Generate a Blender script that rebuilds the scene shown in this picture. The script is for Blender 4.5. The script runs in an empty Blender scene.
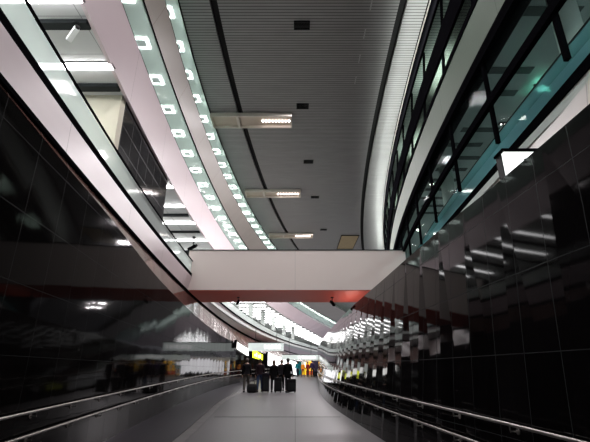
import bpy, bmesh, math, random
from mathutils import Vector, Matrix
random.seed(7)
SC = bpy.context.scene
COL = SC.collection

# ------------------------------------------------------------ camera, world, exposure
cam = bpy.data.cameras.new('camera'); camo = bpy.data.objects.new('camera', cam); COL.objects.link(camo)
cam.sensor_width = 36; cam.lens = 24.87; cam.clip_end = 400
camo.location = (0, 0, 1.6); camo.rotation_euler = (math.radians(90 + 20.08), 0, 0)
SC.camera = camo
w = bpy.data.worlds.new('world'); SC.world = w; w.use_nodes = True
w.node_tree.nodes['Background'].inputs[0].default_value = (.92, .9, 1.0, 1)
w.node_tree.nodes['Background'].inputs[1].default_value = .35
SC.view_settings.view_transform = 'Standard'; SC.view_settings.look = 'None'
SC.view_settings.gamma = 1; SC.view_settings.use_curve_mapping = False
SC.view_settings.exposure = 0.0

def area(name, loc, rot, sx, sy, power, color=(1, 1, 1), spread=180):
    l = bpy.data.lights.new(name, 'AREA'); l.shape = 'RECTANGLE'; l.size = sx; l.size_y = sy
    l.energy = power; l.color = color; l.spread = math.radians(spread)
    o = bpy.data.objects.new(name, l); COL.objects.link(o); o.location = loc; o.rotation_euler = rot
    return o
# ------------------------------------------------------------ plan curves: x as a function of distance y
def poly(c):
    def f(d):
        if d < 3:
            s = sum(i * k * 3 ** (i - 1) for i, k in enumerate(c) if i)
            return sum(k * 3 ** i for i, k in enumerate(c)) + s * (d - 3)
        if d > 92:
            return sum(k * 92 ** i for i, k in enumerate(c)) + (d - 92) * sum(i * k * 92 ** (i - 1) for i, k in enumerate(c) if i)
        return sum(k * d ** i for i, k in enumerate(c))
    return f
def edge(c, zr):
    p = poly(c)
    def f(d, z):
        k = (z - 1.6) / (zr - 1.6)
        return k * p(d / k)
    return f
def interp(P):
    def f(d):
        if d <= P[0][0]: return P[0][1]
        for i in range(len(P) - 1):
            if d <= P[i + 1][0]:
                # catmull-rom through the points
                p1, p2 = P[i], P[i + 1]; p0 = P[max(i - 1, 0)]; p3 = P[min(i + 2, len(P) - 1)]
                h = p2[0] - p1[0]; t = (d - p1[0]) / h
                m1 = (p2[1] - p0[1]) / max(p2[0] - p0[0], 1e-6) * h; m2 = (p3[1] - p1[1]) / max(p3[0] - p1[0], 1e-6) * h
                return (2*t**3-3*t*t+1)*p1[1] + (t**3-2*t*t+t)*m1 + (-2*t**3+3*t*t)*p2[1] + (t**3-t*t)*m2
        return P[-1][1]
    return f
A_bot = edge([-2.9955, -0.141222, 0.00262622, -7.85651e-06], 4.9)
A_top = edge([-3.01608, -0.144813, 0.00331921, -8.47503e-06], 5.5)
D_bot = edge([-3.38999, -0.16455, 0.0046768, -1.99842e-05], 8.5)
D_top = edge([-3.36875, -0.16184, 0.0044291, -1.43571e-05], 10.3)
E_top = edge([-3.53677, -0.13586, 0.0035077, -6.60861e-06], 11.95)
F_top = edge([-3.12378, -0.17275, 0.0051012, -1.55143e-05], 13.3)
G_top = edge([-3.2075, -0.16218, 0.00481222, -1.70618e-05], 15)
SL_l = edge([-2.68654, -0.07619, 0.00304], 15)
SL_r = edge([4.14852, -0.02261, 0.0023], 15)
C_r = edge([4.76016, 0.00372, 0.00258, 0.0], 15)
RF = poly([3.84399, -0.01555, 0.0042])
LBf = interp([(-14,-3.0),(0,-3.25),(3,-3.42),(5.5,-3.66),(8,-3.9),(13.8,-4.38),(21.7,-4.85),(28,-4.95),(34,-4.7),(39,-4.05),(43,-3.1),(48,-1.6),(52,-.2),(60,2.5)])
LTz = interp([(-14,4.85),(0,4.82),(4,4.78),(5.6,4.71),(7.3,4.66),(9,4.56),(12,4.34),(16,4.17),(22,3.98),(32,3.66),(38.7,3.48),(42.3,3.2),(47.8,2.87),(53,2.66),(60,2.5)])
RBf = interp([(-14,3.3),(-5,3.05),(0,2.8),(4,2.47),(6,2.27),(9.5,1.9),(12,1.7),(16,1.4),(20,1.27),(24,1.29),(28,1.45),(36,1.87),(44,2.4),(52,3.1),(60,4.0)])
RTf = interp([(-14,3.0),(0,2.86),(3.2,2.78),(4.9,2.72),(6.1,2.64),(8.3,2.54),(11.2,2.45),(14.3,2.33),(16.7,2.25),(26.4,2.2),(36,2.28),(44,2.46),(53.6,2.8),(60,3.2)])
SLOPE = .017
RTz = 3.96
def frange(a, b, s):
    r = []
    while a < b - 1e-6: r.append(a); a += s
    r.append(b); return r
DD = frange(-12, 4, 2) [:-1] + frange(4, 30, 1)[:-1] + frange(30, 60, 2)[:-1] + frange(60, 150, 5)
def dd(a, b): return [a] + [d for d in DD if a + .2 < d < b - .2] + [b]

# ------------------------------------------------------------ materials
def mat(name, col, rough=.6, metal=0, emis=0, ecol=None, noise=0, nscale=8, bump=0, alpha=None, spec=.5):
    m = bpy.data.materials.new(name); m.use_nodes = True; nt = m.node_tree; b = nt.nodes['Principled BSDF']
    b.inputs['Base Color'].default_value = (*col, 1); b.inputs['Roughness'].default_value = rough
    b.inputs['Metallic'].default_value = metal; b.inputs['Specular IOR Level'].default_value = spec
    if emis:
        b.inputs['Emission Color'].default_value = (*(ecol or col), 1); b.inputs['Emission Strength'].default_value = emis
    if noise or bump:
        tc = nt.nodes.new('ShaderNodeTexCoord'); n = nt.nodes.new('ShaderNodeTexNoise'); n.inputs['Scale'].default_value = nscale
        n.inputs['Detail'].default_value = 4
        nt.links.new(tc.outputs['Object'], n.inputs['Vector'])
        if noise:
            mx = nt.nodes.new('ShaderNodeMixRGB'); mx.blend_type = 'MIX'
            mx.inputs[1].default_value = (*[c * (1 - noise) for c in col], 1); mx.inputs[2].default_value = (*[min(1, c * (1 + noise)) for c in col], 1)
            nt.links.new(n.outputs['Fac'], mx.inputs[0]); nt.links.new(mx.outputs[0], b.inputs['Base Color'])
        if bump:
            bp = nt.nodes.new('ShaderNodeBump'); bp.inputs['Strength'].default_value = bump; bp.inputs['Distance'].default_value = .02
            nt.links.new(n.outputs['Fac'], bp.inputs['Height']); nt.links.new(bp.outputs[0], b.inputs['Normal'])
    return m
def MN(nt, op, a, b=None):
    n = nt.nodes.new('ShaderNodeMath'); n.operation = op
    for i, v in enumerate((a, b)):
        if v is None: continue
        if isinstance(v, (int, float)): n.inputs[i].default_value = v
        else: nt.links.new(v, n.inputs[i])
    return n.outputs[0]
def tiled(name, col, joint, tw, th, jw=.012, off=0, rough=.06, jitter=.02, spec=.5, noise=.3, bumpn=0, rowshift=0):
    """panels or tiles laid along the surface: u runs along the wall, v up"""
    m = mat(name, col, rough, spec=spec); nt = m.node_tree; b = nt.nodes['Principled BSDF']
    uv = nt.nodes.new('ShaderNodeUVMap'); uv.uv_map = 'UVMap'
    sp = nt.nodes.new('ShaderNodeSeparateXYZ'); nt.links.new(uv.outputs[0], sp.inputs[0])
    v = MN(nt, 'DIVIDE', MN(nt, 'ADD', sp.outputs[1], off), th)
    u = MN(nt, 'DIVIDE', sp.outputs[0], tw)
    fu, fv = MN(nt, 'FRACT', u), MN(nt, 'FRACT', v)
    ju = MN(nt, 'LESS_THAN', fu, jw / tw); jv = MN(nt, 'LESS_THAN', fv, jw / th)
    j = MN(nt, 'MAXIMUM', ju, jv)
    cx = nt.nodes.new('ShaderNodeCombineXYZ'); nt.links.new(MN(nt, 'FLOOR', u), cx.inputs[0]); nt.links.new(MN(nt, 'FLOOR', v), cx.inputs[1])
    wn = nt.nodes.new('ShaderNodeTexWhiteNoise'); wn.noise_dimensions = '3D'; nt.links.new(cx.outputs[0], wn.inputs['Vector'])
    c1 = nt.nodes.new('ShaderNodeMixRGB'); c1.inputs[1].default_value = (*[c * (1 - noise) for c in col], 1); c1.inputs[2].default_value = (*[c * (1 + noise) for c in col], 1)
    nt.links.new(wn.outputs['Value'], c1.inputs[0])
    c2 = nt.nodes.new('ShaderNodeMixRGB'); nt.links.new(j, c2.inputs[0]); nt.links.new(c1.outputs[0], c2.inputs[1]); c2.inputs[2].default_value = (*joint, 1)
    nt.links.new(c2.outputs[0], b.inputs['Base Color'])
    nt.links.new(MN(nt, 'ADD', MN(nt, 'MULTIPLY', j, .5), rough), b.inputs['Roughness'])
    if jitter:
        g = nt.nodes.new('ShaderNodeNewGeometry')
        s = nt.nodes.new('ShaderNodeVectorMath'); s.operation = 'SUBTRACT'; nt.links.new(wn.outputs['Color'], s.inputs[0]); s.inputs[1].default_value = (.5, .5, .5)
        k = nt.nodes.new('ShaderNodeVectorMath'); k.operation = 'SCALE'; nt.links.new(s.outputs[0], k.inputs[0]); k.inputs['Scale'].default_value = jitter
        a = nt.nodes.new('ShaderNodeVectorMath'); a.operation = 'ADD'; nt.links.new(g.outputs['Normal'], a.inputs[0]); nt.links.new(k.outputs[0], a.inputs[1])
        n = nt.nodes.new('ShaderNodeVectorMath'); n.operation = 'NORMALIZE'; nt.links.new(a.outputs[0], n.inputs[0])
        nt.links.new(n.outputs[0], b.inputs['Normal'])
    return m
def glass(name, tint, body, fac, rough=.05, sheen=.45):
    """tinted glass with a milky interlayer: part clear, part scattering, a Fresnel sheen on top"""
    m = bpy.data.materials.new(name); m.use_nodes = True; nt = m.node_tree; nt.nodes.clear()
    out = nt.nodes.new('ShaderNodeOutputMaterial')
    tr = nt.nodes.new('ShaderNodeBsdfTransparent'); tr.inputs[0].default_value = (*tint, 1)
    df = nt.nodes.new('ShaderNodeBsdfDiffuse'); df.inputs[0].default_value = (*body, 1)
    tl = nt.nodes.new('ShaderNodeBsdfTranslucent'); tl.inputs[0].default_value = (*body, 1)
    m0 = nt.nodes.new('ShaderNodeMixShader'); m0.inputs[0].default_value = .5; nt.links.new(df.outputs[0], m0.inputs[1]); nt.links.new(tl.outputs[0], m0.inputs[2])
    gl = nt.nodes.new('ShaderNodeBsdfGlossy'); gl.inputs['Roughness'].default_value = rough
    m1 = nt.nodes.new('ShaderNodeMixShader'); m1.inputs[0].default_value = fac
    nt.links.new(tr.outputs[0], m1.inputs[1]); nt.links.new(m0.outputs[0], m1.inputs[2])
    lw = nt.nodes.new('ShaderNodeLayerWeight'); fr = nt.nodes.new('ShaderNodeMath'); fr.operation = 'MULTIPLY_ADD'; nt.links.new(MN(nt, 'POWER', lw.outputs['Facing'], 4.0), fr.inputs[0]); fr.inputs[1].default_value = sheen; fr.inputs[2].default_value = .008 * sheen
    m2 = nt.nodes.new('ShaderNodeMixShader'); nt.links.new(fr.outputs[0], m2.inputs[0]); nt.links.new(m1.outputs[0], m2.inputs[1]); nt.links.new(gl.outputs[0], m2.inputs[2])
    nt.links.new(m2.outputs[0], out.inputs[0])
    return m
M = {}
M['granite'] = tiled('polished_black_granite', (.004, .0035, .0038), (.018, .020, .021), .6, .9, .010, off=.93, rough=.05, jitter=.0035, spec=.06)
M['granite_l'] = tiled('polished_black_granite_left', (.004, .0034, .0034), (.006, .007, .007), .9, .9, .008, off=.93, rough=.05, jitter=.006, spec=.025)
M['brown'] = tiled('polished_brown_stone', (.16, .085, .07), (.07, .04, .035), .9, 6, .01, rough=.12, jitter=.03)
M['pink'] = tiled('pinkish_white_panel', (.60, .50, .525), (.32, .27, .28), 3.6, 30, .012, rough=.38, jitter=0, noise=.015)
M['beige'] = tiled('warm_grey_panel', (.34, .31, .275), (.2, .18, .16), 3.6, 30, .012, rough=.4, jitter=0, noise=.02)
M['white'] = tiled('off_white_panel', (.62, .59, .56), (.35, .33, .32), 2.4, 30, .012, rough=.4, jitter=0, noise=.015)
M['green'] = tiled('pale_green_panel', (.095, .135, .10), (.06, .08, .065), 3.6, 30, .01, rough=.6, spec=.15, jitter=0, noise=.02)
M['black'] = mat('black_metal', (.004, .004, .005), .9, spec=.0)
M['slot'] = mat('black_gap', (.004, .004, .004), .9)
M['dark'] = mat('dark_metal', (.02, .023, .025), .6, spec=.1)
M['steel'] = mat('brushed_steel', (.24, .225, .21), .4, 1)
M['floor'] = tiled('grey_terrazzo_floor', (.068, .065, .070), (.05, .05, .052), 60, 60, .01, rough=.42, jitter=0, noise=.0)
M['edge'] = mat('dark_smooth_border', (.028, .026, .032), .35, noise=.12)
M['gutter'] = mat('pale_mottled_strip', (.105, .10, .10), .4, noise=.8, nscale=2)
M['glassA'] = glass('pale_green_balustrade_glass', (.95, .98, .97), (.90, .95, .93), .6, sheen=.08)
M['glassE'] = glass('green_clear_glass', (.86, .92, .90), (.68, .76, .73), .46, sheen=.05)
M['glassR'] = glass('smoked_glazing', (.80, .87, .85), (.1, .12, .12), .04, sheen=.015)
M['glassD'] = glass('reflection_darkened_glazing', (.42, .46, .44), (.08, .09, .085), .10, sheen=.02)  # darker look of reflections in the lower panes put into the tint
M['teal'] = glass('teal_lit_balustrade_glass', (.6, .78, .8), (.42, .72, .76), .8)  # teal light on the balustrade put into the glass colour
M['lamp'] = mat('light_tube', (1, 1, 1), emis=14, ecol=(1, .99, 1))
M['lampfar'] = M['lamp']
M['ring'] = mat('ring_light', (1, 1, 1), emis=18, ecol=(.98, 1, .985))
M['led'] = mat('led_lens', (1, 1, 1), emis=9, ecol=(1, .86, .86))
M['mezzc'] = tiled('mezzanine_ceiling_panel', (.50, .50, .50), (.25, .25, .25), 1.1, 1.5, .02, rough=.5, jitter=0, noise=.05)
M['cream'] = mat('cream_plaster', (.72, .68, .55), .7, noise=.03)
M['core'] = tiled('black_glass_cladding', (.010, .010, .012), (.003, .003, .003), .8, .6, .02, rough=.08, spec=.2, jitter=.01)
M['darkc'] = mat('dark_green_grey_ceiling', (.30, .33, .33), .6, noise=.08)
M['darkslot'] = mat('darker_ceiling_slot', (.05, .06, .06), .8)
M['red'] = mat('red_lit_soffit_panel', (.75, .13, .08), .45, noise=.06, nscale=1.5)  # red light under the footbridge put into the soffit colour
M['pale'] = mat('pale_grey_plaster', (.62, .66, .63), .7, noise=.04)
M['gold'] = mat('perforated_gold_panel', (.40, .29, .11), .4, .6, noise=.6, nscale=14)

# ribbed metal ceiling: fine slats running across the hall
def ribbed():
    m = mat('ribbed_metal_ceiling', (.2, .2, .2), .42, .0); nt = m.node_tree; b = nt.nodes['Principled BSDF']
    tc = nt.nodes.new('ShaderNodeTexCoord'); sp = nt.nodes.new('ShaderNodeSeparateXYZ'); nt.links.new(tc.outputs['Object'], sp.inputs[0])
    f = MN(nt, 'FRACT', MN(nt, 'DIVIDE', sp.outputs[1], .13))
    g = MN(nt, 'LESS_THAN', f, .30)
    cx = nt.nodes.new('ShaderNodeCombineXYZ'); nt.links.new(MN(nt, 'MULTIPLY', sp.outputs[0], .8), cx.inputs[0]); nt.links.new(MN(nt, 'MULTIPLY', MN(nt, 'FLOOR', MN(nt, 'DIVIDE', sp.outputs[1], .13)), 3.7), cx.inputs[1])
    n = nt.nodes.new('ShaderNodeTexNoise'); n.inputs['Scale'].default_value = 1; nt.links.new(cx.outputs[0], n.inputs['Vector'])
    c0 = nt.nodes.new('ShaderNodeMixRGB'); c0.inputs[1].default_value = (.27, .27, .262, 1); c0.inputs[2].default_value = (.42, .42, .41, 1); nt.links.new(n.outputs['Fac'], c0.inputs[0])
    c = nt.nodes.new('ShaderNodeMixRGB'); c.inputs[2].default_value = (.12, .12, .122, 1)
    nt.links.new(g, c.inputs[0]); nt.links.new(c0.outputs[0], c.inputs[1])
    nt.links.new(c.outputs[0], b.inputs['Base Color'])
    bp = nt.nodes.new('ShaderNodeBump'); bp.inputs['Strength'].default_value = .5; bp.inputs['Distance'].default_value = .03; bp.invert = True
    nt.links.new(g, bp.inputs['Height']); nt.links.new(bp.outputs[0], b.inputs['Normal'])
    return m
M['ribbed'] = ribbed()

# ------------------------------------------------------------ mesh helpers
def link(name, bm, m, parent=None, smooth=False, **props):
    me = bpy.data.meshes.new(name); bm.normal_update(); bm.to_mesh(me); bm.free()
    o = bpy.data.objects.new(name, me); COL.objects.link(o)
    for mm in (m if isinstance(m, (list, tuple)) else [m]): me.materials.append(mm)
    if smooth:
        for p in me.polygons: p.use_smooth = True
    if parent: o.parent = parent
    for k, v in props.items(): o[k] = v
    return o
def struct(name, bm, m, parent=None, **k):
    if parent is None: k['kind'] = 'structure'
    return link(name, bm, m, parent, **k)
def empty(name, label, cat, loc=(0, 0, 0), rz=0, group=None):
    o = bpy.data.objects.new(name, None); COL.objects.link(o); o.location = loc; o.rotation_euler = (0, 0, rz)
    o['label'] = label; o['category'] = cat
    if group: o['group'] = group
    return o
def tag(o, label, cat, group=None):
    o['label'] = label; o['category'] = cat
    if group: o['group'] = group
    return o
def copy_tree(o, parent=None):
    c = o.copy(); COL.objects.link(c)
    if parent: c.parent = parent
    for ch in list(o.children): copy_tree(ch, c)
    return c
def sweep_bm(sec, ds, bm=None, closed=True, mats=None):
    """a cross-section [(x, z) as functions of distance] carried along the hall; uv: u along, v = height"""
    bm = bm or bmesh.new(); uvl = (bm.loops.layers.uv.get('UVMap') or bm.loops.layers.uv.new('UVMap'))
    rings = []; us = []; s = 0; prev = None
    for d in ds:
        pts = sec(d)
        rings.append([bm.verts.new((x, d, z)) for x, z in pts])
        p = Vector((pts[0][0], d))
        if prev is not None: s += (p - prev).length
        prev = p; us.append(s)
    n = len(rings[0])
    for i in range(len(rings) - 1):
        for k in range(n if closed else n - 1):
            a, b = rings[i][k], rings[i][(k + 1) % n]; c, e = rings[i + 1][(k + 1) % n], rings[i + 1][k]
            f = bm.faces.new((a, b, c, e))
            flat = abs(a.co.z - b.co.z) < abs(a.co.x - b.co.x) * .5
            for lp in f.loops:
                lp[uvl].uv = (us[i] if lp.vert in (a, b) else us[i + 1], lp.vert.co.x if flat else lp.vert.co.z)
    if closed:
        bm.faces.new(rings[0]); bm.faces.new(list(reversed(rings[-1])))
    bmesh.ops.recalc_face_normals(bm, faces=bm.faces)
    return bm
def box(bm, x0, x1, y0, y1, z0, z1, bev=0):
    vs = [bm.verts.new((x, y, z)) for x in (x0, x1) for y in (y0, y1) for z in (z0, z1)]
    fs = []
    for q in ((0,1,3,2),(4,6,7,5),(0,4,5,1),(2,3,7,6),(0,2,6,4),(1,5,7,3)): fs.append(bm.faces.new([vs[i] for i in q]))
    uvl = (bm.loops.layers.uv.get('UVMap') or bm.loops.layers.uv.new('UVMap'))
    for f in fs:
        for lp in f.loops: lp[uvl].uv = (lp.vert.co.x + lp.vert.co.y, lp.vert.co.z)
    if bev:
        es = list({e for f in fs for e in f.edges}); bmesh.ops.bevel(bm, geom=es, offset=bev, segments=2, affect='EDGES', profile=.6)
    return bm
def boxm(*a, **k):
    b = bmesh.new(); box(b, *a, **k); bmesh.ops.recalc_face_normals(b, faces=b.faces); return b
def tube(bm, pts, r, seg=10):
    pts = [Vector(p) for p in pts]; rings = []
    for i, p in enumerate(pts):
        t = (pts[min(i + 1, len(pts) - 1)] - pts[max(i - 1, 0)]).normalized()
        up = Vector((0, 0, 1)) if abs(t.z) < .9 else Vector((1, 0, 0))
        a = t.cross(up).normalized(); b = t.cross(a).normalized()
        rr = r[i] if isinstance(r, (list, tuple)) else r
        rings.append([bm.verts.new(p + (a * math.cos(2*math.pi*k/seg) + b * math.sin(2*math.pi*k/seg)) * rr) for k in range(seg)])
    for i in range(len(rings) - 1):
        for k in range(seg): bm.faces.new((rings[i][k], rings[i][(k+1) % seg], rings[i+1][(k+1) % seg], rings[i+1][k]))
    bm.faces.new(rings[0]); bm.faces.new(list(reversed(rings[-1])))
    return bm
def tubem(pts, r, seg=10):
    b = bmesh.new(); tube(b, pts, r, seg); bmesh.ops.recalc_face_normals(b, faces=b.faces); return b

# ------------------------------------------------------------ floor and black walls
fz = lambda d: SLOPE * d
EDl = interp([(-14,-2.3),(0,-2.4),(9.7,-2.62),(13.7,-2.88),(18,-3.2),(21,-3.3),(27.8,-3.05),(34,-2.9),(40,-2.6),(46,-1.6),(52,0),(60,2.7)])
FL = lambda d: LBf(min(d, 51.0)) - .3
struct('floor', sweep_bm(lambda d: [(FL(d), fz(d)-.3), (FL(d), fz(d)), (RBf(d)+.3, fz(d)), (RBf(d)+.3, fz(d)-.3)], dd(-12, 60)), M['floor'])
struct('trim_1', sweep_bm(lambda d: [(LBf(d)-.02, fz(d)+.001), (LBf(d)-.02, fz(d)+.018), (min(EDl(d), LBf(d)+1.6), fz(d)+.018), (min(EDl(d), LBf(d)+1.6), fz(d)+.001)], dd(-12, 40)), M['edge'])
struct('trim_2', sweep_bm(lambda d: [(EDl(d)+.01, fz(d)+.001), (EDl(d)+.01, fz(d)+.01), (EDl(d)+.26, fz(d)+.01), (EDl(d)+.26, fz(d)+.001)], dd(8, 34)), M['gutter'])  # gutter; broken reflections along it put into its pale mottled colour
struct('trim_9', boxm(-2.5, 1.4, 13.9, 13.93, fz(13.9)+.0, fz(13.9)+.006), M['gutter'])
struct('wall_left', sweep_bm(lambda d: [(LBf(d), fz(d)-.3), (LBf(d), LTz(d)), (LBf(d)-.25, LTz(d)), (LBf(d)-.25, fz(d)-.3)], dd(-12, 54)), M['granite_l'])
struct('trim_3', sweep_bm(lambda d: [(LBf(d)+.0, LTz(d)+.001), (A_bot(d, 4.9)-.02, 4.84), (A_bot(d, 4.9)-.3, 4.84), (LBf(d)-.25, LTz(d)+.001)], dd(-12, 60)), M['brown'])
struct('wall_right', sweep_bm(lambda d: [(RBf(d), fz(d)-.3), (RTf(d), RTz), (RTf(d)+.25, RTz), (max(RBf(d), RTf(d))+.25, fz(d)-.3)], dd(-12, 60)), M['granite'])
# ledge between the free-standing black wall and the facade above it
struct('trim_4', sweep_bm(lambda d: [(RTf(d)+.2, 3.86), (RTf(d)+.2, 3.95), (max(RF(d), RTf(d)+.4)+.05, 3.95), (max(RF(d), RTf(d)+.4)+.05, 3.86)], dd(-12, 52)), M['dark'])

# ------------------------------------------------------------ left facade, storey by storey
def band(name, fb, zb, ft, zt, m, th=.08, a=-12, b=150):
    return struct(name, sweep_bm(lambda d: [(fb(d, zb), zb), (ft(d, zt), zt), (ft(d, zt)-th, zt), (fb(d, zb)-th, zb)], dd(a, b)), m)
def line(name, f, z, h, dep, m, a=-12, b=108, out=.03):
    return struct(name, sweep_bm(lambda d: [(f(d, z)+out, z-h/2), (f(d, z)+out, z+h/2), (f(d, z)-dep, z+h/2), (f(d, z)-dep, z-h/2)], dd(a, b)), m)
band('wall_left_lower_band', A_bot, 4.9, A_top, 5.5, M['pink'])
line('trim_5', A_bot, 4.865, .07, .28, M['black'], out=.0)
band('wall_left_middle_band', D_bot, 8.5, D_top, 10.3, M['pink'])
band('wall_left_upper_band', E_top, 11.3, F_top, 12.1, M['beige'])
# dark shoe rails, glass and cap rails
A_up = lambda d, z: A_top(d, 5.5)
band('trim_6', A_up, 5.5, A_up, 5.62, M['black'], .05)
def glassrun(name, fb, zb, ft, zt, m, step, label, cat, a, b, inset=.05, cap=.03, railz=.05):
    """balustrade: each pane and its black joint"""
    t = empty(name, label, cat, (0, 0, 0))
    struct_b = sweep_bm(lambda d: [(fb(d, zb)-inset, zb), (ft(d, zt)-inset, zt), (ft(d, zt)-inset-.02, zt), (fb(d, zb)-inset-.02, zb)], dd(a, b))
    link('glass_pane', struct_b, m, t)
    link('top_rail', sweep_bm(lambda d: [(ft(d, zt)+.0, zt-railz/2), (ft(d, zt)+.0, zt+railz/2), (ft(d, zt)-.03, zt+railz/2), (ft(d, zt)-.03, zt-railz/2)], dd(a, b)), M['black'], t)
    link('bottom_rail', sweep_bm(lambda d: [(fb(d, zb)+.0, zb-.01), (fb(d, zb)+.0, zb+cap), (fb(d, zb)-.06, zb+cap), (fb(d, zb)-.06, zb-.01)], dd(a, b)), M['black'], t)
    return t
glassrun('glass_balustrade', A_up, 5.62, A_up, 6.2, M['glassA'], 2, 'long pale glass balustrade on the lowest left band, in front of the strip lights', 'balustrade', -12, 148, railz=.04)
glassrun('glass_screen', D_top, 10.3, E_top, 11.3, M['glassE'], 2, 'green tinted glass strip with square lights on the middle left band', 'glass screen', -12, 148, railz=.09)
glassrun('glass_screen', F_top, 12.1, G_top, 13.38, M['glassE'], 2, 'topmost narrow green glass strip under the ribbed ceiling edge', 'glass screen', -12, 148, railz=.09)
# interiors behind the left facade
ext = lambda f, z, o: (lambda d: f(d, z) - o)
def slab(name, f, z0, z1, o0, o1, m, a=-12, b=148):
    return struct(name, sweep_bm(lambda d: [(f(d)-o0, z0), (f(d)-o0, z1), (f(d)-o1, z1), (f(d)-o1, z0)], dd(a, b)), m)
slab('floor_mezzanine', lambda d: A_top(d, 5.5), 5.2, 5.45, .07, 9, M['pale'])
slab('ceiling_mezzanine', lambda d: D_bot(d, 8.5), 8.56, 8.7, .07, 9, M['mezzc'])
slab('wall_mezzanine_back', lambda d: D_bot(d, 8.5), 5.45, 8.56, 8.6, 8.8, M['pale'])
slab('floor_gallery', lambda d: D_top(d, 10.3), 10.1, 10.28, .07, 3.2, M['pale'])
slab('ceiling_gallery', lambda d: E_top(d, 11.3), 12.0, 12.1, .3, 3.2, M['pale'])
slab('wall_gallery_back', lambda d: D_top(d, 10.3), 10.28, 12.0, 3.0, 3.2, M['pale'])
slab('ceiling_clerestory', lambda d: G_top(d, 13.38), 13.42, 13.55, .0, 2.6, M['pale'])
slab('wall_clerestory_back', lambda d: G_top(d, 13.38), 12.1, 13.42, 2.2, 2.4, M['pale'])

# ------------------------------------------------------------ ribbed ceiling with two dark slots
CZ = 13.4
def cpart(name, fa, fb, m=M['ribbed'], z=CZ, th=.15, a=-12, b=148):
    return struct(name, sweep_bm(lambda d: [(fa(d), z), (fa(d), z+th), (fb(d), z+th), (fb(d), z)], dd(a, b)), m)
gl_ = lambda d: G_top(d, 13.4) - .02
s1 = lambda d: SL_l(d, 13.4); s2 = lambda d: SL_r(d, 13.4); cr = lambda d: C_r(d, 13.4)
cpart('ceiling', gl_, lambda d: s1(d) - .13)
cpart('ceiling_middle', lambda d: s1(d) + .13, lambda d: s2(d) - .13)
cpart('ceiling_right', lambda d: s2(d) + .13, lambda d: cr(d) + .1)
cpart('ceiling_slot_left', lambda d: s1(d) - .14, lambda d: s1(d) + .14, M['slot'], CZ + .12, .05)
cpart('ceiling_slot_right', lambda d: s2(d) - .14, lambda d: s2(d) + .14, M['slot'], CZ + .12, .05)

# ------------------------------------------------------------ right facade
def RU(s):                                   # upper glazing leans out a little between z 9.1 and 13.4
    return (lambda d: RF(d) * (1 - s) + cr(d) * s), 9.1 + 4.3 * s
def rs(name, f0, z0, f1, z1, m, th=.15, out=0, a=-12, b=148):
    return struct(name, sweep_bm(lambda d: [(f0(d)-out, z0), (f1(d)-out, z1), (f1(d)+th, z1), (f0(d)+th, z0)], dd(a, b)), m)
def ru(name, sa, sb, m, th=.15, out=0):
    fa, za = RU(sa); fb, zb = RU(sb); return rs(name, fa, za, fb, zb, m, th, out)
tbf = lambda d: 3.9119 + .0593 * d if d < 5 else (3.9119 + .0593*d) if d < 12 else 4.6235 + (RF(d) - RF(12)) * 1.0
rs('wall_right_lower_band', RF, 3.95, tbf, 5.62, M['white'], .3)
rs('trim_7', tbf, 5.62, tbf, 5.80, M['black'], .3, .03)
rs('wall_right_middle_band', RF, 8.0, RF, 9.05, M['green'], .3)
rs('trim_8', RF, 7.74, RF, 8.0, M['black'], .3, .02)
ru('trim_10', -.01, .035, M['black'], .2, .02)
glz = empty('glazed_screen', 'black framed glass screen above the right white band, one heavy diagonal rail', 'glazing')
link('glass_pane', sweep_bm(lambda d: [(RF(d)+.10, 5.8), (RF(d)+.10, 7.74), (RF(d)+.12, 7.74), (RF(d)+.12, 5.8)], dd(-12, 60)), M['glassR'], glz)
link('transom', sweep_bm(lambda d: [(RF(d)-.01, 6.64), (RF(d)-.01, 6.82), (RF(d)+.09, 6.82), (RF(d)+.09, 6.64)], dd(-12, 60)), M['black'], glz)
for d in [0.1, 2.4] + [4.72 + 2.3 * k for k in range(0, 20)]:
    x = RF(d); link('mullion', boxm(x+.03, x+.10, d-.04, d+.04, 5.8, 7.74), M['black'], glz)
glu = empty('glazed_screen', 'upper black framed clerestory glazing below the right edge of the ribbed ceiling', 'glazing')
def rul(name, sa, sb, m, th, out):
    fa, za = RU(sa); fb, zb = RU(sb)
    return link(name, sweep_bm(lambda d: [(fa(d)-out, za), (fb(d)-out, zb), (fb(d)+th, zb), (fa(d)+th, za)], dd(-12, 60)), m, glu)
rul('glass_pane', .035, .30, M['glassD'], .10, -.08)
rul('glass_pane', .30, .98, M['glassR'], .10, -.08)
rul('transom', .217, .44, M['black'], .07, .0)
rul('transom', .73, .93, M['black'], .07, .0)
rul('head_rail', .965, .995, M['black'], .16, .02)
rul('white_strip', .93, .965, M['white'], .12, .01)
for d in [0.1, 2.4] + [4.72 + 2.3 * k for k in range(0, 20)]:
    f0, z0 = RU(.03); f1, z1 = RU(.73)
    link('mullion', tubem([(f0(d)+.08, d, z0), (f1(d)+.08, d, z1)], .045, 6), M['black'], glu)
# rooms behind the right facade
rs('floor_right_gallery', lambda d: RF(d)+.3, 5.4, lambda d: RF(d)+.3, 5.55, M['pale'], 9, b=60)
rs('ceiling_right_gallery', lambda d: RF(d)+.3, 8.05, lambda d: RF(d)+.3, 8.2, M['darkc'], 9, b=60)
rs('wall_right_gallery_back', lambda d: RF(d)+9, 5.5, lambda d: RF(d)+9, 8.1, M['darkc'], .2, b=60)
rs('floor_right_loft', lambda d: RF(d)+.3, 8.9, lambda d: RF(d)+.3, 9.0, M['dark'], 5, b=60)
rs('ceiling_right_loft', lambda d: cr(d)+.15, 13.4, lambda d: cr(d)+.15, 13.5, M['ribbed'], 4, b=60)
rs('wall_right_loft_back', lambda d: RF(d)+4.6, 9.0, lambda d: RF(d)+4.6, 13.4, M['darkc'], .2, b=60)
tl = empty('glass_balustrade', 'teal glass balustrade lit behind the right gallery glazing', 'balustrade')
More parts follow.
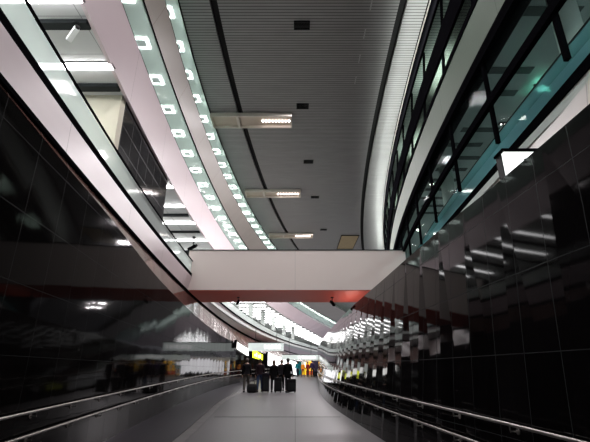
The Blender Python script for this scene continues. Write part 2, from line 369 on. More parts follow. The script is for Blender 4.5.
tealf = lambda d: RF(d) + .42
link('glass_pane', sweep_bm(lambda d: [(tealf(d), 5.6), (tealf(d), 6.38), (tealf(d)+.02, 6.38), (tealf(d)+.02, 5.6)], dd(-6, 60)), M['teal'], tl)
link('top_rail', sweep_bm(lambda d: [(tealf(d)-.01, 6.38), (tealf(d)-.01, 6.41), (tealf(d)+.04, 6.41), (tealf(d)+.04, 6.38)], dd(-6, 60)), M['dark'], tl)
# dark slots in the gallery ceiling
k = 0
for row, (off, ln) in enumerate([(.55, 1.05), (2.05, 1.1), (3.7, 1.1)]):
    for i in range(16):
        d = 4.3 + i * .82 + (.28 if row % 2 else 0)
        if random.random() < .12: continue
        x = RF(d) + off + random.uniform(-.15, .15)
        o = link('ceiling_vent', boxm(x, x+ln, d-.11, d+.11, 8.035, 8.06), M['darkslot'])
        tag(o, 'dark rectangular slot in the gallery ceiling behind the right glazing', 'vent', 'dark slots in the right gallery ceiling')
# white columns in the right gallery
for i, (d, lab) in enumerate([(5.4, 'thick white round column behind the glazing, at the upper right corner'), (12.3, 'white round column in the right gallery, further along towards the bridge')]):
    t = empty('round_column', lab, 'column', (RF(d) + .78, d, 5.55))
    b = bmesh.new(); bmesh.ops.create_cone(b, cap_ends=True, segments=40, radius1=.21, radius2=.21, depth=2.4, matrix=Matrix.Translation((0, 0, 1.25)))
    o = link('shaft', b, M['pale'], t, smooth=False)
    for p in o.data.polygons: p.use_smooth = abs(p.normal.z) < .5
    b = bmesh.new(); bmesh.ops.create_cone(b, cap_ends=True, segments=40, radius1=.25, radius2=.24, depth=.06, matrix=Matrix.Translation((0, 0, .035)))
    link('base_ring', b, M['dark'], t)
# ------------------------------------------------------------ footbridge across the hall
BY0, BY1 = 17.86, 21.2
br = empty('footbridge', 'pale panelled footbridge with red underside crossing the hall', 'bridge', (0, BY0, 4.9))
def bb(name, a, m, **k):
    x0, x1, y0, y1, z0, z1 = a; return link(name, boxm(x0, x1, y0-BY0, y1-BY0, z0-4.9, z1-4.9, **k), m, br)
xl, xr = -4.80, 5.0
M['bridge'] = tiled('bridge_panel', (.90, .81, .76), (.6, .56, .54), 60, 30, .012, rough=.4, jitter=0, noise=.0)
bb('parapet', (xl, xr, BY0, BY0+.14, 4.9, 6.70), M['bridge'])
bb('parapet', (xl, xr, BY1-.14, BY1, 4.95, 6.70), M['white'])
bb('soffit', (xl, xr, BY0+.02, BY1-.02, 4.88, 4.93), M['red'])
bb('deck', (xl, xr, BY0+.14, BY1-.14, 5.3, 5.5), M['dark'])
bb('coping', (xl-.02, xr, BY0-.02, BY0+.18, 6.70, 6.74), M['dark'])
bb('end_post', (xl-.42, xl-.03, BY0+.02, BY0+.2, 5.5, 6.72), M['dark'])

# ------------------------------------------------------------ handrails
def handrail(label, f, off, h, sgn, a, b):
    t = empty('handrail', label, 'handrail')
    F = lambda d: f(d) + off
    link('rail', tubem([(F(d), d, fz(d)+h) for d in dd(a, b)], .019, 10), M['steel'], t, smooth=True)
    d = a + .9
    while d < b - .3:
        bm = bmesh.new(); tube(bm, [(F(d), d, fz(d)+h-.01), (F(d), d, fz(d)+h-.07), (f(d) + (-sgn)*.0, d, fz(d)+h-.07)], .009, 6)
        bmesh.ops.create_cone(bm, cap_ends=True, segments=12, radius1=.035, radius2=.035, depth=.012, matrix=Matrix.Translation((f(d)+sgn*.006, d, fz(d)+h-.07)) @ Matrix.Rotation(math.pi/2, 4, 'Y'))
        link('bracket', bm, M['steel'], t); d += 1.35
LW = LBf
def RWf(h):
    return lambda d: RBf(d) + (RTf(d) - RBf(d)) * (h / (RTz - fz(d)))
handrail('upper steel handrail along the left black wall', LW, .09, .95, 1, -4, 46)
handrail('lower steel handrail along the left black wall', LW, .09, .65, 1, -4, 46)
handrail('upper steel handrail along the right black wall', RWf(.95), -.09, .95, -1, -4, 50)
handrail('lower steel handrail along the right black wall', RWf(.65), -.09, .65, -1, -4, 50)

# ------------------------------------------------------------ ceiling fittings
for i, ((x, y), lab) in enumerate(zip([(.25,11.49),(.36,16.34),(.81,21.84),(1.45,27.2),(2.55,34.49)],
        ['nearest small black vent in the ribbed ceiling, at the top of the view', 'small black vent in the ribbed ceiling beside the nearest recessed lamp', 'small black vent in the ceiling between the first and second recessed lamps', 'small black vent in the ceiling just beyond the second recessed lamp', 'farthest small black vent in the ceiling, before the gold panel'])):
    v = empty('ceiling_vent', lab, 'vent', (x, y, CZ - .005), 0, 'vents along the ribbed ceiling')
    b = bmesh.new()
    for q in ((-.29,.29,-.2,-.17),(-.29,.29,.17,.2),(-.29,-.26,-.17,.17),(.26,.29,-.17,.17)): box(b, *q, -.03, .0)
    link('frame', b, M['dark'], v)
    b = bmesh.new()
    for s in range(6): box(b, -.26, .26, -.17+s*.058, -.14+s*.058, -.02, -.005)
    link('louvre', b, M['slot'], v)
M['trough'] = mat('cream_lamp_trough', (.58, .50, .40), .5)
M['rim'] = mat('pale_metal_rim', (.75, .7, .62), .4)
def trough(label, xa, xb, y0, y1, leds, n):
    t = empty('recessed_lamp', label, 'ceiling lamp', ((xa+xb)/2, (y0+y1)/2, CZ), 0, 'recessed lamps in the ribbed ceiling')
    L, W = (xb-xa)/2, (y1-y0)/2; z0, z1 = -.22, -.02
    b = bmesh.new(); box(b, -L, L, -W, -W+.07, z0, z1); box(b, -L, L, W-.07, W, z0, z1); box(b, -L, -L+.07, -W+.07, W-.07, z0, z1); box(b, L-.07, L, -W+.07, W-.07, z0, z1)
    link('rim', b, M['rim'], t)
    link('tray', boxm(-L+.07, L-.07, -W+.07, W-.07, -.1, -.04), M['trough'], t)
    link('divider', boxm(-.62*L+.5, -.62*L+.62, -W+.07, W-.07, z0+.01, -.1), M['rim'], t)
    cx = (xa+xb)/2
    for i in range(n):
        x = leds[0] + (leds[1]-leds[0]) * i / (n-1) - cx
        b = bmesh.new(); bmesh.ops.create_uvsphere(b, u_segments=10, v_segments=6, radius=.05, matrix=Matrix.Translation((x, .02, -.14)))
        link('led', b, M['led'], t)
    l = area('lamp_light', ((leds[0]+leds[1])/2, (y0+y1)/2, CZ-.3), (0, 0, 0), 1.5, .3, 60, (1, .93, .93)); 
trough('nearest cream recessed lamp with a row of small bulbs, across the left slot', -4.15, -.15, 16.85, 17.9, (-1.6, -.3), 9)
trough('second cream recessed lamp with a row of small bulbs, midway along the ceiling', -3.5, .4, 25.8, 26.85, (-1.2, .2), 8)
trough('farthest cream recessed lamp with small bulbs, just above the footbridge', -2.4, 1.65, 35.4, 36.45, (.1, 1.35), 8)
gp = empty('gold_panel', 'small mottled gold panel in the ceiling just above the footbridge', 'panel', (5.15, 38.3, CZ))
link('sheet', boxm(-.8, .8, -2.2, 2.2, -.05, -.01), M['gold'], gp)
b = bmesh.new()
for q in ((-.84,-.8,-2.24,2.24),(.8,.84,-2.24,2.24),(-.8,.8,-2.24,-2.2),(-.8,.8,2.2,2.24)): box(b, *q, -.08, -.005)
link('frame', b, M['dark'], gp)
for i, (x, y) in enumerate([(2.62,10.62),(2.6,11.9),(2.6,13.2),(2.62,14.5)]):
    o = link('light_slit', boxm(x-.02, x+.02, y-.22, y+.22, CZ-.02, CZ+.0), mat('slit', (.4,.4,.4), emis=.1) if i == 0 else bpy.data.materials['slit'])
    tag(o, 'thin pale slit of light in the ribbed ceiling near the right slot', 'ceiling light', 'light slits in the ribbed ceiling')

# ------------------------------------------------------------ square ring lights behind the green glass
def ring_proto():
    t = empty('square_ceiling_light', '', 'ceiling light', (0, 0, 0))
    s, wd = .25, .10
    b = bmesh.new(); box(b, -s, s, -s, -s+wd, -.04, 0); box(b, -s, s, s-wd, s, -.04, 0); box(b, -s, -s+wd, -s+wd, s-wd, -.04, 0); box(b, s-wd, s, -s+wd, s-wd, -.04, 0)
    link('diffuser', b, M['ring'], t)
    link('housing', boxm(-s+wd, s-wd, -s+wd, s-wd, -.03, 0), M['dark'], t)
    return t
proto = ring_proto(); first = True
def place_ring(x, y, z, rz, label, group):
    global first
    o = proto if first else copy_tree(proto)
    first = False; o.location = (x, y, z); o.rotation_euler = (0, 0, rz); o['label'] = label; o['group'] = group
d = 9.0
while d < 128:
    x = -5.42 + (D_top(d, 10.3) - D_top(15.5, 10.3))
    hd = -math.atan((D_top(d+1, 10.3) - D_top(d-1, 10.3)) / 2)
    place_ring(x, d, 11.995, hd, 'square ring light behind the wide green glass strip on the left', 'square lights of the middle left storey'); d += 1.87
d = 9.3
while d < 112:
    x = G_top(d, 13.38) - .56
    hd = -math.atan((G_top(d+1, 13.38) - G_top(d-1, 13.38)) / 2)
    place_ring(x, d, 13.415, hd, 'square ring light behind the topmost narrow green glass strip', 'square lights of the top left storey'); d += 1.62

# ------------------------------------------------------------ mezzanine: strip lights, beams, lift core
def strip(x0, d, ln, w=.2, z=8.56, label=None, group='strip lights of the left mezzanine'):
    t = empty('strip_light', label or 'white linear strip light on the left mezzanine ceiling', 'ceiling light', (x0 - ln/2, d, z), 0, group)
    link('diffuser', boxm(-ln/2, ln/2, -w/2, w/2, -.07, -.02), M['lamp'], t)
    link('housing', boxm(-ln/2-.03, ln/2+.03, -w/2-.03, w/2+.03, -.02, 0), M['dark'], t)
d = 16.9
strip(D_bot(6.1, 8.5)-.02, 6.0, 3.4, .32, label='strip light nearest the camera, at the very top of the left mezzanine ceiling', group=None)
strip(D_bot(8, 8.5)-.02, 8.0, 3.2, .18, label='strip light in the bay between the two thick dark beams and the cream wall', group=None)
for i, d in enumerate([14.9, 16.95, 19.2, 22.1, 24.6] + [27.1 + 2.5 * k for k in range(19)] + [76 + 4.0 * k for k in range(14)]):
    strip(D_bot(d, 8.5)-(.04 if d < 45 else .5), d, 4.2 if d > 23 else 3.0)
for d, w_, lab in [(6.72, .2, 'thick dark beam under the left mezzanine ceiling, nearest the camera'), (8.78, .22, 'thick dark beam under the left mezzanine ceiling just before the cream wall'), (18.1, .16, 'thin dark beam under the left mezzanine ceiling beyond the black lift shaft'), (20.6, .14, 'farther thin dark beam under the mezzanine ceiling, before the footbridge')]:
    x = D_bot(d, 8.5) - .1
    o = link('ceiling_beam', boxm(x-4.5, x, d-w_/2, d+w_/2, 8.46, 8.56), M['dark']); tag(o, lab, 'beam')
cb = bmesh.new()
core = empty('lift_shaft', 'black glazed lift shaft with grid joints beside a cream end wall, left mezzanine', 'lift shaft')
link('cladding', sweep_bm(lambda d: [(D_bot(d, 8.5)-.1, 5.46), (D_bot(d, 8.5)-.1, 8.55), (D_bot(d, 8.5)-3.4, 8.55), (D_bot(d, 8.5)-3.4, 5.46)], dd(9.42, 14.3)), M['core'], core)
link('end_wall', boxm(D_bot(9.3, 8.5)-3.4, D_bot(9.3, 8.5)-.12, 9.15, 9.41, 5.46, 8.55), M['cream'], core)
link('door', boxm(D_bot(9.3, 8.5)-1.75, D_bot(9.3, 8.5)-1.25, 9.11, 9.15, 5.46, 8.1), M['dark'], core)
for i, d in enumerate([25, 30, 35, 40, 46, 52, 58, 65, 72]):
    t = empty('square_pillar', 'pale square pillar on the left mezzanine beyond the footbridge', 'pillar', (D_bot(d, 8.5)-1.9, d, 5.45), 0, 'pillars of the left mezzanine')
    link('shaft', boxm(-.25, .25, -.25, .25, 0, 3.1), M['pale'], t)
    link('base', boxm(-.29, .29, -.29, .29, 0, .12), M['dark'], t)

# ------------------------------------------------------------ security cameras and small fittings
def camera(label, x, y, z, rz, s, dark=False, tilt=.35, ceiling=True, stem=.16):
    m = M['black'] if dark else mat('white_camera_shell', (.7,.7,.7), .35) if 'white_camera_shell' not in bpy.data.materials else bpy.data.materials['white_camera_shell']
    t = empty('security_camera', label, 'camera', (x, y, z), rz); t.scale = (s, s, s)
    link('mount', tubem([(0, 0, 0), (0, 0, -.03)], .06, 14), M['dark'], t)
    link('arm', tubem([(0, 0, -.02), (0, 0, -stem), (0, .05, -stem-.06)], .016, 8), M['dark'], t)
    b = bmesh.new(); box(b, -.05, .05, -.16, .16, -.045, .045, bev=.012)
    bmesh.ops.transform(b, matrix=Matrix.Translation((0, .04, -stem-.09)) @ Matrix.Rotation(-tilt, 4, 'X'), verts=b.verts); link('housing', b, m, t)
    b = bmesh.new(); bmesh.ops.create_cone(b, cap_ends=True, segments=16, radius1=.038, radius2=.042, depth=.05, matrix=Matrix.Translation((0, .04, -stem-.09)) @ Matrix.Rotation(-tilt, 4, 'X') @ Matrix.Translation((0, -.18, 0)) @ Matrix.Rotation(math.pi/2, 4, 'X'))
    link('lens', b, M['slot'], t)
camera('white security camera on the dark beam at the top of the left mezzanine', -4.60, 6.62, 8.455, .9, 1.1)
camera('small camera hanging from the mezzanine ceiling just left above the footbridge', -5.62, 21.6, 8.56, 1.2, 1.6, True, stem=.3)
camera('black camera hanging below the left half of the footbridge', -2.72, 19.6, 4.88, .4, 1.0, True)
camera('black camera hanging below the footbridge towards the right black wall', 1.78, 19.6, 4.88, -.5, 1.2, True)
def stud(label, f, d, z, twin=False):
    x = f(d, z)
    t = empty('wall_fitting', label, 'fitting', (x, d, z))
    link('stem', tubem([(-.01, 0, 0), (.05, 0, .0), (.07, 0, -.03)], .014, 8), M['dark'], t)
    b = bmesh.new(); bmesh.ops.create_uvsphere(b, u_segments=12, v_segments=8, radius=.03, matrix=Matrix.Translation((.07, 0, -.04))); link('head', b, M['dark'], t)
    if twin:
        b = bmesh.new(); bmesh.ops.create_uvsphere(b, u_segments=12, v_segments=8, radius=.03, matrix=Matrix.Translation((.06, .14, .0))); link('head', b, M['dark'], t)
stud('twin dark fitting on the pink band, midway down the left side', A_bot, 7.0, 5.27, True)
stud('twin dark fitting on the pink band just before the footbridge', A_bot, 11.1, 5.2, True)
stud('single small dark dot fitting on the pink band, upper left', A_bot, 6.1, 5.33)
for d in (23, 27, 31.5, 36.5, 42.5):
    stud('small dark fitting on the lower pink band beyond the footbridge', A_bot, d, 5.2)
for o in list(COL.objects):
    if o.name.startswith('wall_fitting') and 'beyond the footbridge' in o['label']: o['group'] = 'small fittings on the far pink band'

# ------------------------------------------------------------ right gallery: exit sign, led rows, spotlights, lit box
M['exit'] = mat('green_sign', (.2, .9, .6), emis=.9, ecol=(.3, 1, .75))
ex = empty('exit_sign', 'small glowing green exit sign behind the right glazing', 'sign', (5.93, 8.08, 8.03))
link('panel', boxm(-.17, .17, -.015, .015, -.2, -.03), M['exit'], ex)
link('housing', boxm(-.19, .19, -.02, .02, -.03, .02), M['dark'], ex)
def pict(bm):   # running figure and arrow in white
    box(bm, -.05, -.02, -.02, -.016, -.1, -.06); box(bm, -.07, .0, -.02, -.016, -.13, -.11); box(bm, -.07, -.05, -.02, -.016, -.17, -.13); box(bm, -.02, .0, -.02, -.016, -.16, -.13); box(bm, .03, .12, -.02, -.016, -.12, -.1)
b = bmesh.new(); pict(b); link('pictogram', b, mat('sign_white', (1, 1, 1), emis=2), ex)
for (x0, x1, y, s, lab) in [(5.72, 6.55, 9.7, .02, 'row of small pinkish bulbs seen through the right glazing'), (6.1, 6.6, 14.5, .03, 'farther short row of pinkish bulbs behind the right glazing')]:
    t = empty('bulb_row', lab, 'lamp', ((x0+x1)/2, y, 8.05)); L = (x1-x0)/2
    link('housing', boxm(-L-.05, L+.05, -.06, .06, -.04, 0), M['dark'], t)
    for i in range(9):
        b = bmesh.new(); bmesh.ops.create_uvsphere(b, u_segments=8, v_segments=6, radius=s, matrix=Matrix.Translation((-L + 2*L*i/8, 0, -.05))); link('bulb', b, M['led'], t)
for (x, y, lab) in [(4.95, 13.4, 'bright spotlight in the far right gallery, near the white column'), (5.9, 18.5, 'small bright spotlight near the right end of the footbridge')]:
    t = empty('spotlight', lab, 'lamp', (x, y, 8.05))
    link('can', tubem([(0, 0, 0), (0, 0, -.12)], .09, 14), M['dark'], t)
    b = bmesh.new(); bmesh.ops.create_uvsphere(b, u_segments=12, v_segments=8, radius=.07, matrix=Matrix.Translation((0, 0, -.13))); link('bulb', b, M['led'], t)
lb = empty('light_box', 'bright white lit box with black top standing on the ledge above the right wall', 'light box', (3.5, 5.6, 3.955))
link('screen', boxm(-.26, .26, -.02, .05, .0, .83), mat('lit_panel', (1, 1, 1), emis=1.3, ecol=(.95, 1, .98)), lb)
link('case', boxm(-.28, .28, .05, .2, 0, .83), M['dark'], lb)
link('cover', boxm(-.3, .36, -.06, .22, .83, .87), M['black'], lb)
link('bracket', boxm(.03, .055, -.045, -.02, .45, .70), M['dark'], lb)

# ------------------------------------------------------------ lit advertising boxes on the far left wall
def lit(name, col, e): return mat(name, col, emis=e, ecol=col)
def adbox(label, a, b_, zt0, zt1, zb0, zb1, m, extra=None):
    t = empty('advertising_light_box', label, 'light box')
    ds = frange(a, b_, 1.0) if b_ - a > 1 else [a, b_]
    def zt(d): return zt0 + (zt1 - zt0) * (d - a) / (b_ - a)
    def zb(d): return zb0 + (zb1 - zb0) * (d - a) / (b_ - a)
    link('screen', sweep_bm(lambda d: [(LBf(d)+.05, zb(d)), (LBf(d)+.05, zt(d)), (LBf(d)+.12, zt(d)), (LBf(d)+.12, zb(d))], ds), m, t)
    for (q0, q1) in ((a-.25, a-.03), (b_+.03, b_+.25)):
        link('side_frame', sweep_bm(lambda d: [(LBf(d)+.02, zb(d)-.08), (LBf(d)+.02, zt(d)+.08), (LBf(d)+.2, zt(d)+.08), (LBf(d)+.2, zb(d)-.08)], [q0, q1]), M['black'], t)
    if extra: extra(t)
adbox('white lit advertising box on the far left wall, nearest of the row', 33.4, 37.9, 3.72, 3.36, 3.28, 2.78, lit('white_lit', (1, 1, .97), 2.4))
def ylet(t):
    b = bmesh.new()
    for (s, z0, z1) in ((39.8, 2.8, 3.0), (40.3, 2.75, 3.12), (40.9, 2.7, 2.95), (41.4, 2.66, 3.0)):
        sweep_bm(lambda d: [(LBf(d)+.121, z0), (LBf(d)+.121, z1), (LBf(d)+.135, z1), (LBf(d)+.135, z0)], [s, s+.3], b)
    link('print', b, lit('pale_print', (1, 1, .6), 2.0), t)
adbox('yellow lit advertising box on the far left wall beside the white one', 39.0, 42.3, 3.49, 3.0, 2.71, 2.5, lit('yellow_lit', (.88, 1, .03), 1.6), ylet)
adbox('long white lit advertising wall behind the group of travellers', 43.6, 53.0, 3.25, 2.5, 2.1, 1.0, lit('white_wall_lit', (.97, .97, 1), 1.7))
def hsign(label, x0, x1, y, z0, z1):
    t = empty('hanging_sign', label, 'sign', ((x0+x1)/2, y, z1)); L = (x1-x0)/2; h = z1-z0
    link('panel', boxm(-L, L, -.05, .05, -h, 0), mat('sign_face', (.7, .78, .76), emis=.22, ecol=(.8, .95, .9)) if 'sign_face' not in bpy.data.materials else bpy.data.materials['sign_face'], t)
    b = bmesh.new()
    for i in range(5):
        cx = -L*.1 + i * L * .2; box(b, cx, cx + L*.12, -.06, -.05, -h*.75, -h*.25)
    link('arrow_mark', b, lit('sign_mark', (1, 1, 1), .9) if 'sign_mark' not in bpy.data.materials else bpy.data.materials['sign_mark'], t)
    link('frame', boxm(-L-.03, L+.03, -.055, .055, 0, .05), M['dark'], t)
    for s in (-.6, .6): link('hanger', tubem([(s*L, 0, .04), (s*L, 0, 5.0-z1)], .02, 6), M['dark'], t)
hsign('pale hanging direction sign above the left travellers', -3.95, -.95, 36, 2.95+.15, 3.75)
hsign('second pale hanging direction sign, further right and lower', -1.35, 2.4, 44, 2.28+.3, 3.05)

# ------------------------------------------------------------ far end of the passage
endw = struct('wall_far', boxm(-6, 12, 60.2, 60.4, 0, 3.3), M['pale'])
struct('ceiling_far', sweep_bm(lambda d: [(A_bot(d, 4.9)-.2, 4.82), (A_bot(d, 4.9)-.2, 4.88), (A_bot(d, 4.9)-7, 4.88), (A_bot(d, 4.9)-7, 4.82)], dd(38, 148)), M['pink'])
sh = empty('shop_front', 'bright orange and yellow shop front at the far end of the passage', 'shop front', (0, 59.8, 1.0))
for (x0, x1, z0, z1, c, e, nm) in [(.1, .9, 0, 2.0, (.02, .25, .28), .25, 'teal_panel'), (.95, 1.5, .9, 1.9, (.95, .95, .8), 1.5, 'white_panel'), (.95, 1.5, 0, .9, (.9, .6, .02), 1.2, 'yellow_panel'), (1.5, 2.4, .5, 1.75, (1, .55, .03), 1.4, 'orange_panel'), (1.5, 2.4, 0, .5, (.5, .08, .02), .7, 'red_panel'), (2.4, 3.4, 0, 1.8, (.04, .03, .06), .25, 'dark_panel')]:
    link(nm, boxm(x0, x1, -.1, 0, z0, z1), lit('shop_' + nm, c, e), sh)

# ------------------------------------------------------------ travellers
def skinmesh(name, pts, edges, radii, root, mats, parent, sub=1):
    me = bpy.data.meshes.new(name); me.from_pydata([Vector(p) for p in pts], edges, [])
    o = bpy.data.objects.new(name, me); COL.objects.link(o)
    o.modifiers.new('s', 'SKIN'); lay = me.skin_vertices[0].data
    for i, r in enumerate(radii):
        lay[i].radius = (r, r) if not isinstance(r, tuple) else r
        lay[i].use_root = (i == root)
    ss = o.modifiers.new('u', 'SUBSURF'); ss.levels = sub; ss.render_levels = sub
    dg = bpy.context.evaluated_depsgraph_get(); dg.update()
    m2 = bpy.data.meshes.new_from_object(o.evaluated_get(dg)); m2.name = name
    o.modifiers.clear(); o.data = m2
    m2.materials.clear(); m2.materials.append(mats)
    for p in m2.polygons: p.use_smooth = True
    o.parent = parent
    return o
SKIN = mat('skin', (.45, .27, .2), .55)
def person(label, x, y, rz, H, jacket, trousers, hair, hold=None, coat=0, stride=.16, longhair=False, shoe=(.02, .02, .02)):
    z = fz(y); t = empty('person', label, 'person', (x, y, z), rz); s = H / 1.75; t.scale = (s, s, s)
    st = stride
    # local +y is the way the person faces
    P = [(0,0,.95),(0,0,1.12),(0,0,1.30),(0,.0,1.44),(0,.01,1.52),(0,.02,1.60),(0,.025,1.68)]
    R = [.13,.12,.14,(.085,.10),.05,(.075,.085),(.065,.08)]; E = [(0,1),(1,2),(2,3),(3,4),(4,5),(5,6)]
    def add(p, r, par): P.append(p); R.append(r); E.append((par, len(P)-1)); return len(P)-1
    legs = {}; arms = {}
    for sd in (-1, 1):
        a = add((sd*.09, 0, .88), .085, 0); k = add((sd*.1, sd*st*.5+.03, .5), .058, a); an = add((sd*.1, sd*st-.02, .09), .038, k); add((sd*.11, sd*st+.13, .035), .032, an)
        sh_ = add((sd*.17, 0, 1.40), .055, 3); fw = (.12 if hold != sd else -.05) * (1 if sd < 0 else .3)
        el = add((sd*.222, -.02, 1.12), .042, sh_); wr = add((sd*.245, fw, .88), .028, el); pm = add((sd*.245, fw+.01, .81), (.038, .02), wr)
        for q, (dx, ln) in enumerate(((-.024, .062), (-.008, .072), (.008, .068), (.024, .055))):
            f1 = add((sd*.24, fw+.012+dx, .775), .009, pm); add((sd*.232, fw+.012+dx, .775-ln), .008, f1)
        th = add((sd*.225, fw+.05, .80), .010, pm); add((sd*.215, fw+.065, .76), .009, th)
        legs[sd] = (a, k, an); arms[sd] = (sh_, el, wr)
    body = skinmesh('body', P, E, R, 0, SKIN, t, 1)
    # face: nose, eyes and ears
    b = bmesh.new()
    bmesh.ops.create_cone(b, segments=8, radius1=.016, radius2=.005, depth=.04, cap_ends=True, matrix=Matrix.Translation((0, .115, 1.615)) @ Matrix.Rotation(math.pi*.62, 4, 'X'))
    for sd in (-1, 1): bmesh.ops.create_uvsphere(b, u_segments=8, v_segments=6, radius=.02, matrix=Matrix.Translation((sd*.083, .01, 1.625)) @ Matrix.Diagonal((.4, .8, 1.3, 1)))
    link('ears_and_nose', b, SKIN, t)
    b = bmesh.new()
    for sd in (-1, 1): bmesh.ops.create_uvsphere(b, u_segments=8, v_segments=6, radius=.011, matrix=Matrix.Translation((sd*.03, .098, 1.64)))
    box(b, -.024, .024, .09, .10, 1.572, 1.578); link('eyes_and_mouth', b, M['dark'], t)
    # jacket
    JP = [(0,0,.93-coat),(0,0,1.08),(0,0,1.28),(0,0,1.42),(0,.0,1.50)]; JR = [(.18+coat*.12,.14+coat*.1),(.185,.14),(.205,.145),(.15,.11),(.085,.085)]; JE = [(0,1),(1,2),(2,3),(3,4)]
    for sd in (-1, 1):
        a, e_, w_ = [P[i] for i in arms[sd]]; n = len(JP)
        JP += [a, e_, w_]; JR += [.075, .06, .048]; JE += [(3, n), (n, n+1), (n+1, n+2)]
    skinmesh('jacket', JP, JE, JR, 1, mat('cloth_' + str(len(bpy.data.materials)), jacket, .95, noise=.3, nscale=12, spec=.08), t, 2)
    TP = [(0,0,1.0),(0,0,.92)]; TR = [.135, .14]; TE = [(0,1)]
    for sd in (-1, 1):
        a, k_, an = [P[i] for i in legs[sd]]; n = len(TP)
        TP += [a, k_, (an[0], an[1], .10)]; TR += [.10, .075, .062]; TE += [(1, n), (n, n+1), (n+1, n+2)]
    skinmesh('trousers', TP, TE, TR, 1, mat('cloth_' + str(len(bpy.data.materials)), trousers, .95, noise=.2, nscale=12, spec=.08), t, 2)
    for sd in (-1, 1):
        b = bmesh.new(); an = P[legs[sd][2]]
        box(b, an[0]-.05, an[0]+.05, an[1]-.08, an[1]+.2, .0, .10, bev=.03); link('shoe', b, mat('shoe_' + str(len(bpy.data.materials)), shoe, .5), t)
    b = bmesh.new(); bmesh.ops.create_uvsphere(b, u_segments=20, v_segments=14, radius=.108, matrix=Matrix.Translation((0, -.01, 1.655)) @ Matrix.Diagonal((.95, 1.08, 1.1, 1)))
    for v in b.verts:
        if v.co.y > .045 and v.co.z < 1.70: v.co.y = .045
    if longhair:
        bmesh.ops.create_uvsphere(b, u_segments=16, v_segments=10, radius=.1, matrix=Matrix.Translation((0, -.05, 1.54)) @ Matrix.Diagonal((.95, .6, 1.4, 1)))
    link('hair', b, mat('hair_' + str(len(bpy.data.materials)), hair, .6), t, smooth=True)
    return t
def suitcase(label, x, y, rz, w_=.46, h=.68, col=(.01, .01, .012), handle=True, lean=0):
    t = empty('suitcase', label, 'suitcase', (x, y, fz(y)), rz); t.rotation_euler = (lean, 0, rz)
    b = bmesh.new(); box(b, -w_/2, w_/2, -.14, .14, .06, h, bev=.045); link('shell', b, mat('case_' + str(len(bpy.data.materials)), col, .7, noise=.3, spec=.15), t)
    for sx in (-1, 1):
        for sy in (-1, 1):
            b = bmesh.new(); bmesh.ops.create_cone(b, cap_ends=True, segments=14, radius1=.035, radius2=.035, depth=.03, matrix=Matrix.Translation((sx*(w_/2-.06), sy*.1, .035)) @ Matrix.Rotation(math.pi/2, 4, 'Y')); link('wheel', b, M['slot'], t)
    if handle:
        link('pull_handle', tubem([(-.1, .11, h-.02), (-.1, .11, h+.3), (.1, .11, h+.3), (.1, .11, h-.02)], .01, 6), M['dark'], t)
    link('pocket', boxm(-w_/2+.06, w_/2-.06, -.165, -.135, .15, h-.2, bev=.012), M['dark'], t)
PY = 25.0
def px(x, y): return (x - 295) / 407.6 * y * 1.0
person('person in black jacket and grey trousers walking at the far left of the group', -2.78, PY, .05, 1.80, (.012, .012, .014), (.10, .095, .085), (.03, .02, .015))
person('person in dark jacket and blue jeans walking beside the left pair of bags', -2.02, PY+.1, -.05, 1.77, (.022, .014, .018), (.04, .065, .13), (.06, .035, .02), hold=-1, stride=.22)
person('person in long black coat with light hair, left of the middle pair', -1.22, PY+.1, .0, 1.70, (.008, .008, .009), (.01, .01, .012), (.12, .075, .045), coat=.3, longhair=True)
person('person half hidden between the two black coats, grey hair', -.80, PY+1.0, .0, 1.74, (.015, .013, .016), (.012, .012, .014), (.16, .12, .09))
person('person in broad black coat at the right of the group pulling a suitcase', -.40, PY-.1, .06, 1.80, (.006, .006, .007), (.008, .008, .01), (.01, .008, .007), coat=.22, hold=1)
suitcase('upright black suitcase pulled at the right end of the group', -.20, PY-.62, .1, .50, .72)
suitcase('tall black suitcase between the middle pair of travellers', -.95, PY-.35, -.08, .42, .80)
suitcase('black suitcase with trolley bag to the right of the person in jeans', -1.64, PY-.5, .1, .40, 1.02, (.01, .008, .014))
db = empty('duffel_bag', 'bulky black duffel bag between the two left travellers', 'bag', (-2.40, PY-.45, fz(PY-.45)))
b = bmesh.new(); box(b, -.28, .28, -.18, .18, .0, .46, bev=.12); link('body', b, mat('duffel_cloth', (.01, .01, .011), .8, noise=.3), db)
link('strap', tubem([(-.15, 0, .43), (-.1, 0, .62), (.1, 0, .62), (.15, 0, .43)], .014, 6), M['slot'], db)
link('pocket', boxm(-.2, .2, -.2, -.17, .1, .32, bev=.012), M['dark'], db)
FY = 50
person('distant person in teal jacket standing at the end of the passage', .02+.25, FY+1, .4, 1.72, (.01, .13, .15), (.02, .03, .05), (.02, .015, .01))
person('distant person in orange jacket in front of the glowing shop', .95, FY+1.5, -.3, 1.6, (.75, .25, .02), (.25, .03, .02), (.03, .02, .01))
person('distant person in dark red coat near the shop', 1.5, FY+1, .2, 1.62, (.22, .02, .015), (.02, .015, .02), (.03, .02, .01), coat=.15)
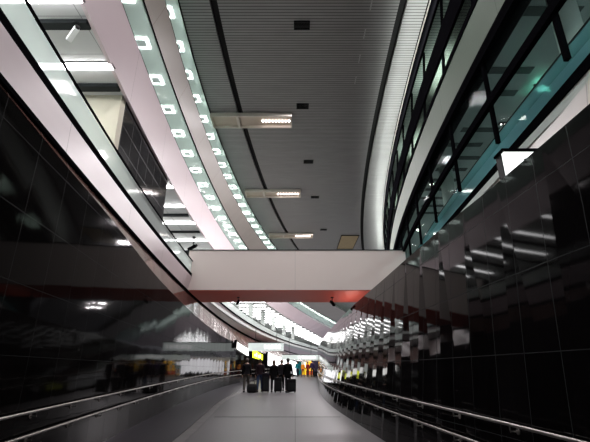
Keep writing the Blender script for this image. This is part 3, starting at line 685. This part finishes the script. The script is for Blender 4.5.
person('distant person in dark purple jacket beside the right wall', 2.0, FY+.5, -.1, 1.8, (.03, .02, .05), (.015, .015, .02), (.02, .015, .01))
suitcase('distant dark suitcase at the end of the passage beside the right wall', 2.42, FY+.3, .2, .5, .6, handle=False)

# ------------------------------------------------------------ added fill lamps, and the cove along the ceiling
for d0 in range(-8, 92, 6):                     # unseen fill lamps added under the ceiling, along the middle of the hall
    xm = (G_top(max(d0, 3), 13.4) + cr(max(d0, 3))) / 2
    area('hall_fill', (xm, d0, 13.3), (0, 0, 0), 1.0, 1.0, 245 if d0 < 22 else 850, (1, .93, .95))
area('soffit_fill', (2.75, 19.5, 4.02), (0, math.radians(180-20), 0), .5, 3.2, 16, (1, .62, .52))   # added unseen uplight, brightens the footbridge underside from the ledge
area('soffit_fill', (-1.0, 16.5, 1.0), (math.radians(165), 0, 0), 6, .4, 22, (1, .72, .68))   # second added fill, low in the hall, aimed up at the underside
area('gallery_fill', (RF(4.0) + .7, 3.9, 7.7), (math.radians(-30), 0, 0), .3, .3, 45, (.85, 1, .98))  # added lamp, only brightens the near gallery column
for d0, e0 in ((3.0, 90), (5.6, 60), (10.5, 25)):  # added fill under the mezzanine ceiling, whitens the balustrade glass
    area('mezzanine_fill', (A_bot(d0, 4.9) - 1.0, d0, 8.4), (0, math.radians(25), 0), .5, .8, e0, (.96, 1, .98))
for d0 in (2, 8, 14, 20, 28, 36):              # added fill lamps over the right gallery and up at the loft ceiling
    area('gallery_fill', (RF(d0) + 1.9, d0, 8.0), (0, 0, 0), .4, .4, 45, (.88, .96, 1))
    area('loft_fill', (cr(d0) + 1.5, d0, 12.9), (math.radians(180), 0, 0), .5, 2, 130, (.9, 1, .9))
for d0 in (2, 10, 18, 26, 34):                 # cove behind the right slot, washing the ribbed ceiling
    ln = 8; x = (cr(d0) + cr(d0+ln))/2; yaw = -math.atan((cr(d0+ln) - cr(d0)) / ln)
    area('cove_light', (x - .30, d0 + ln/2, 12.35), (0, 0, 0), .15, ln, 90, (.95, 1, .95)).rotation_euler = (0, math.radians(180+28), yaw)
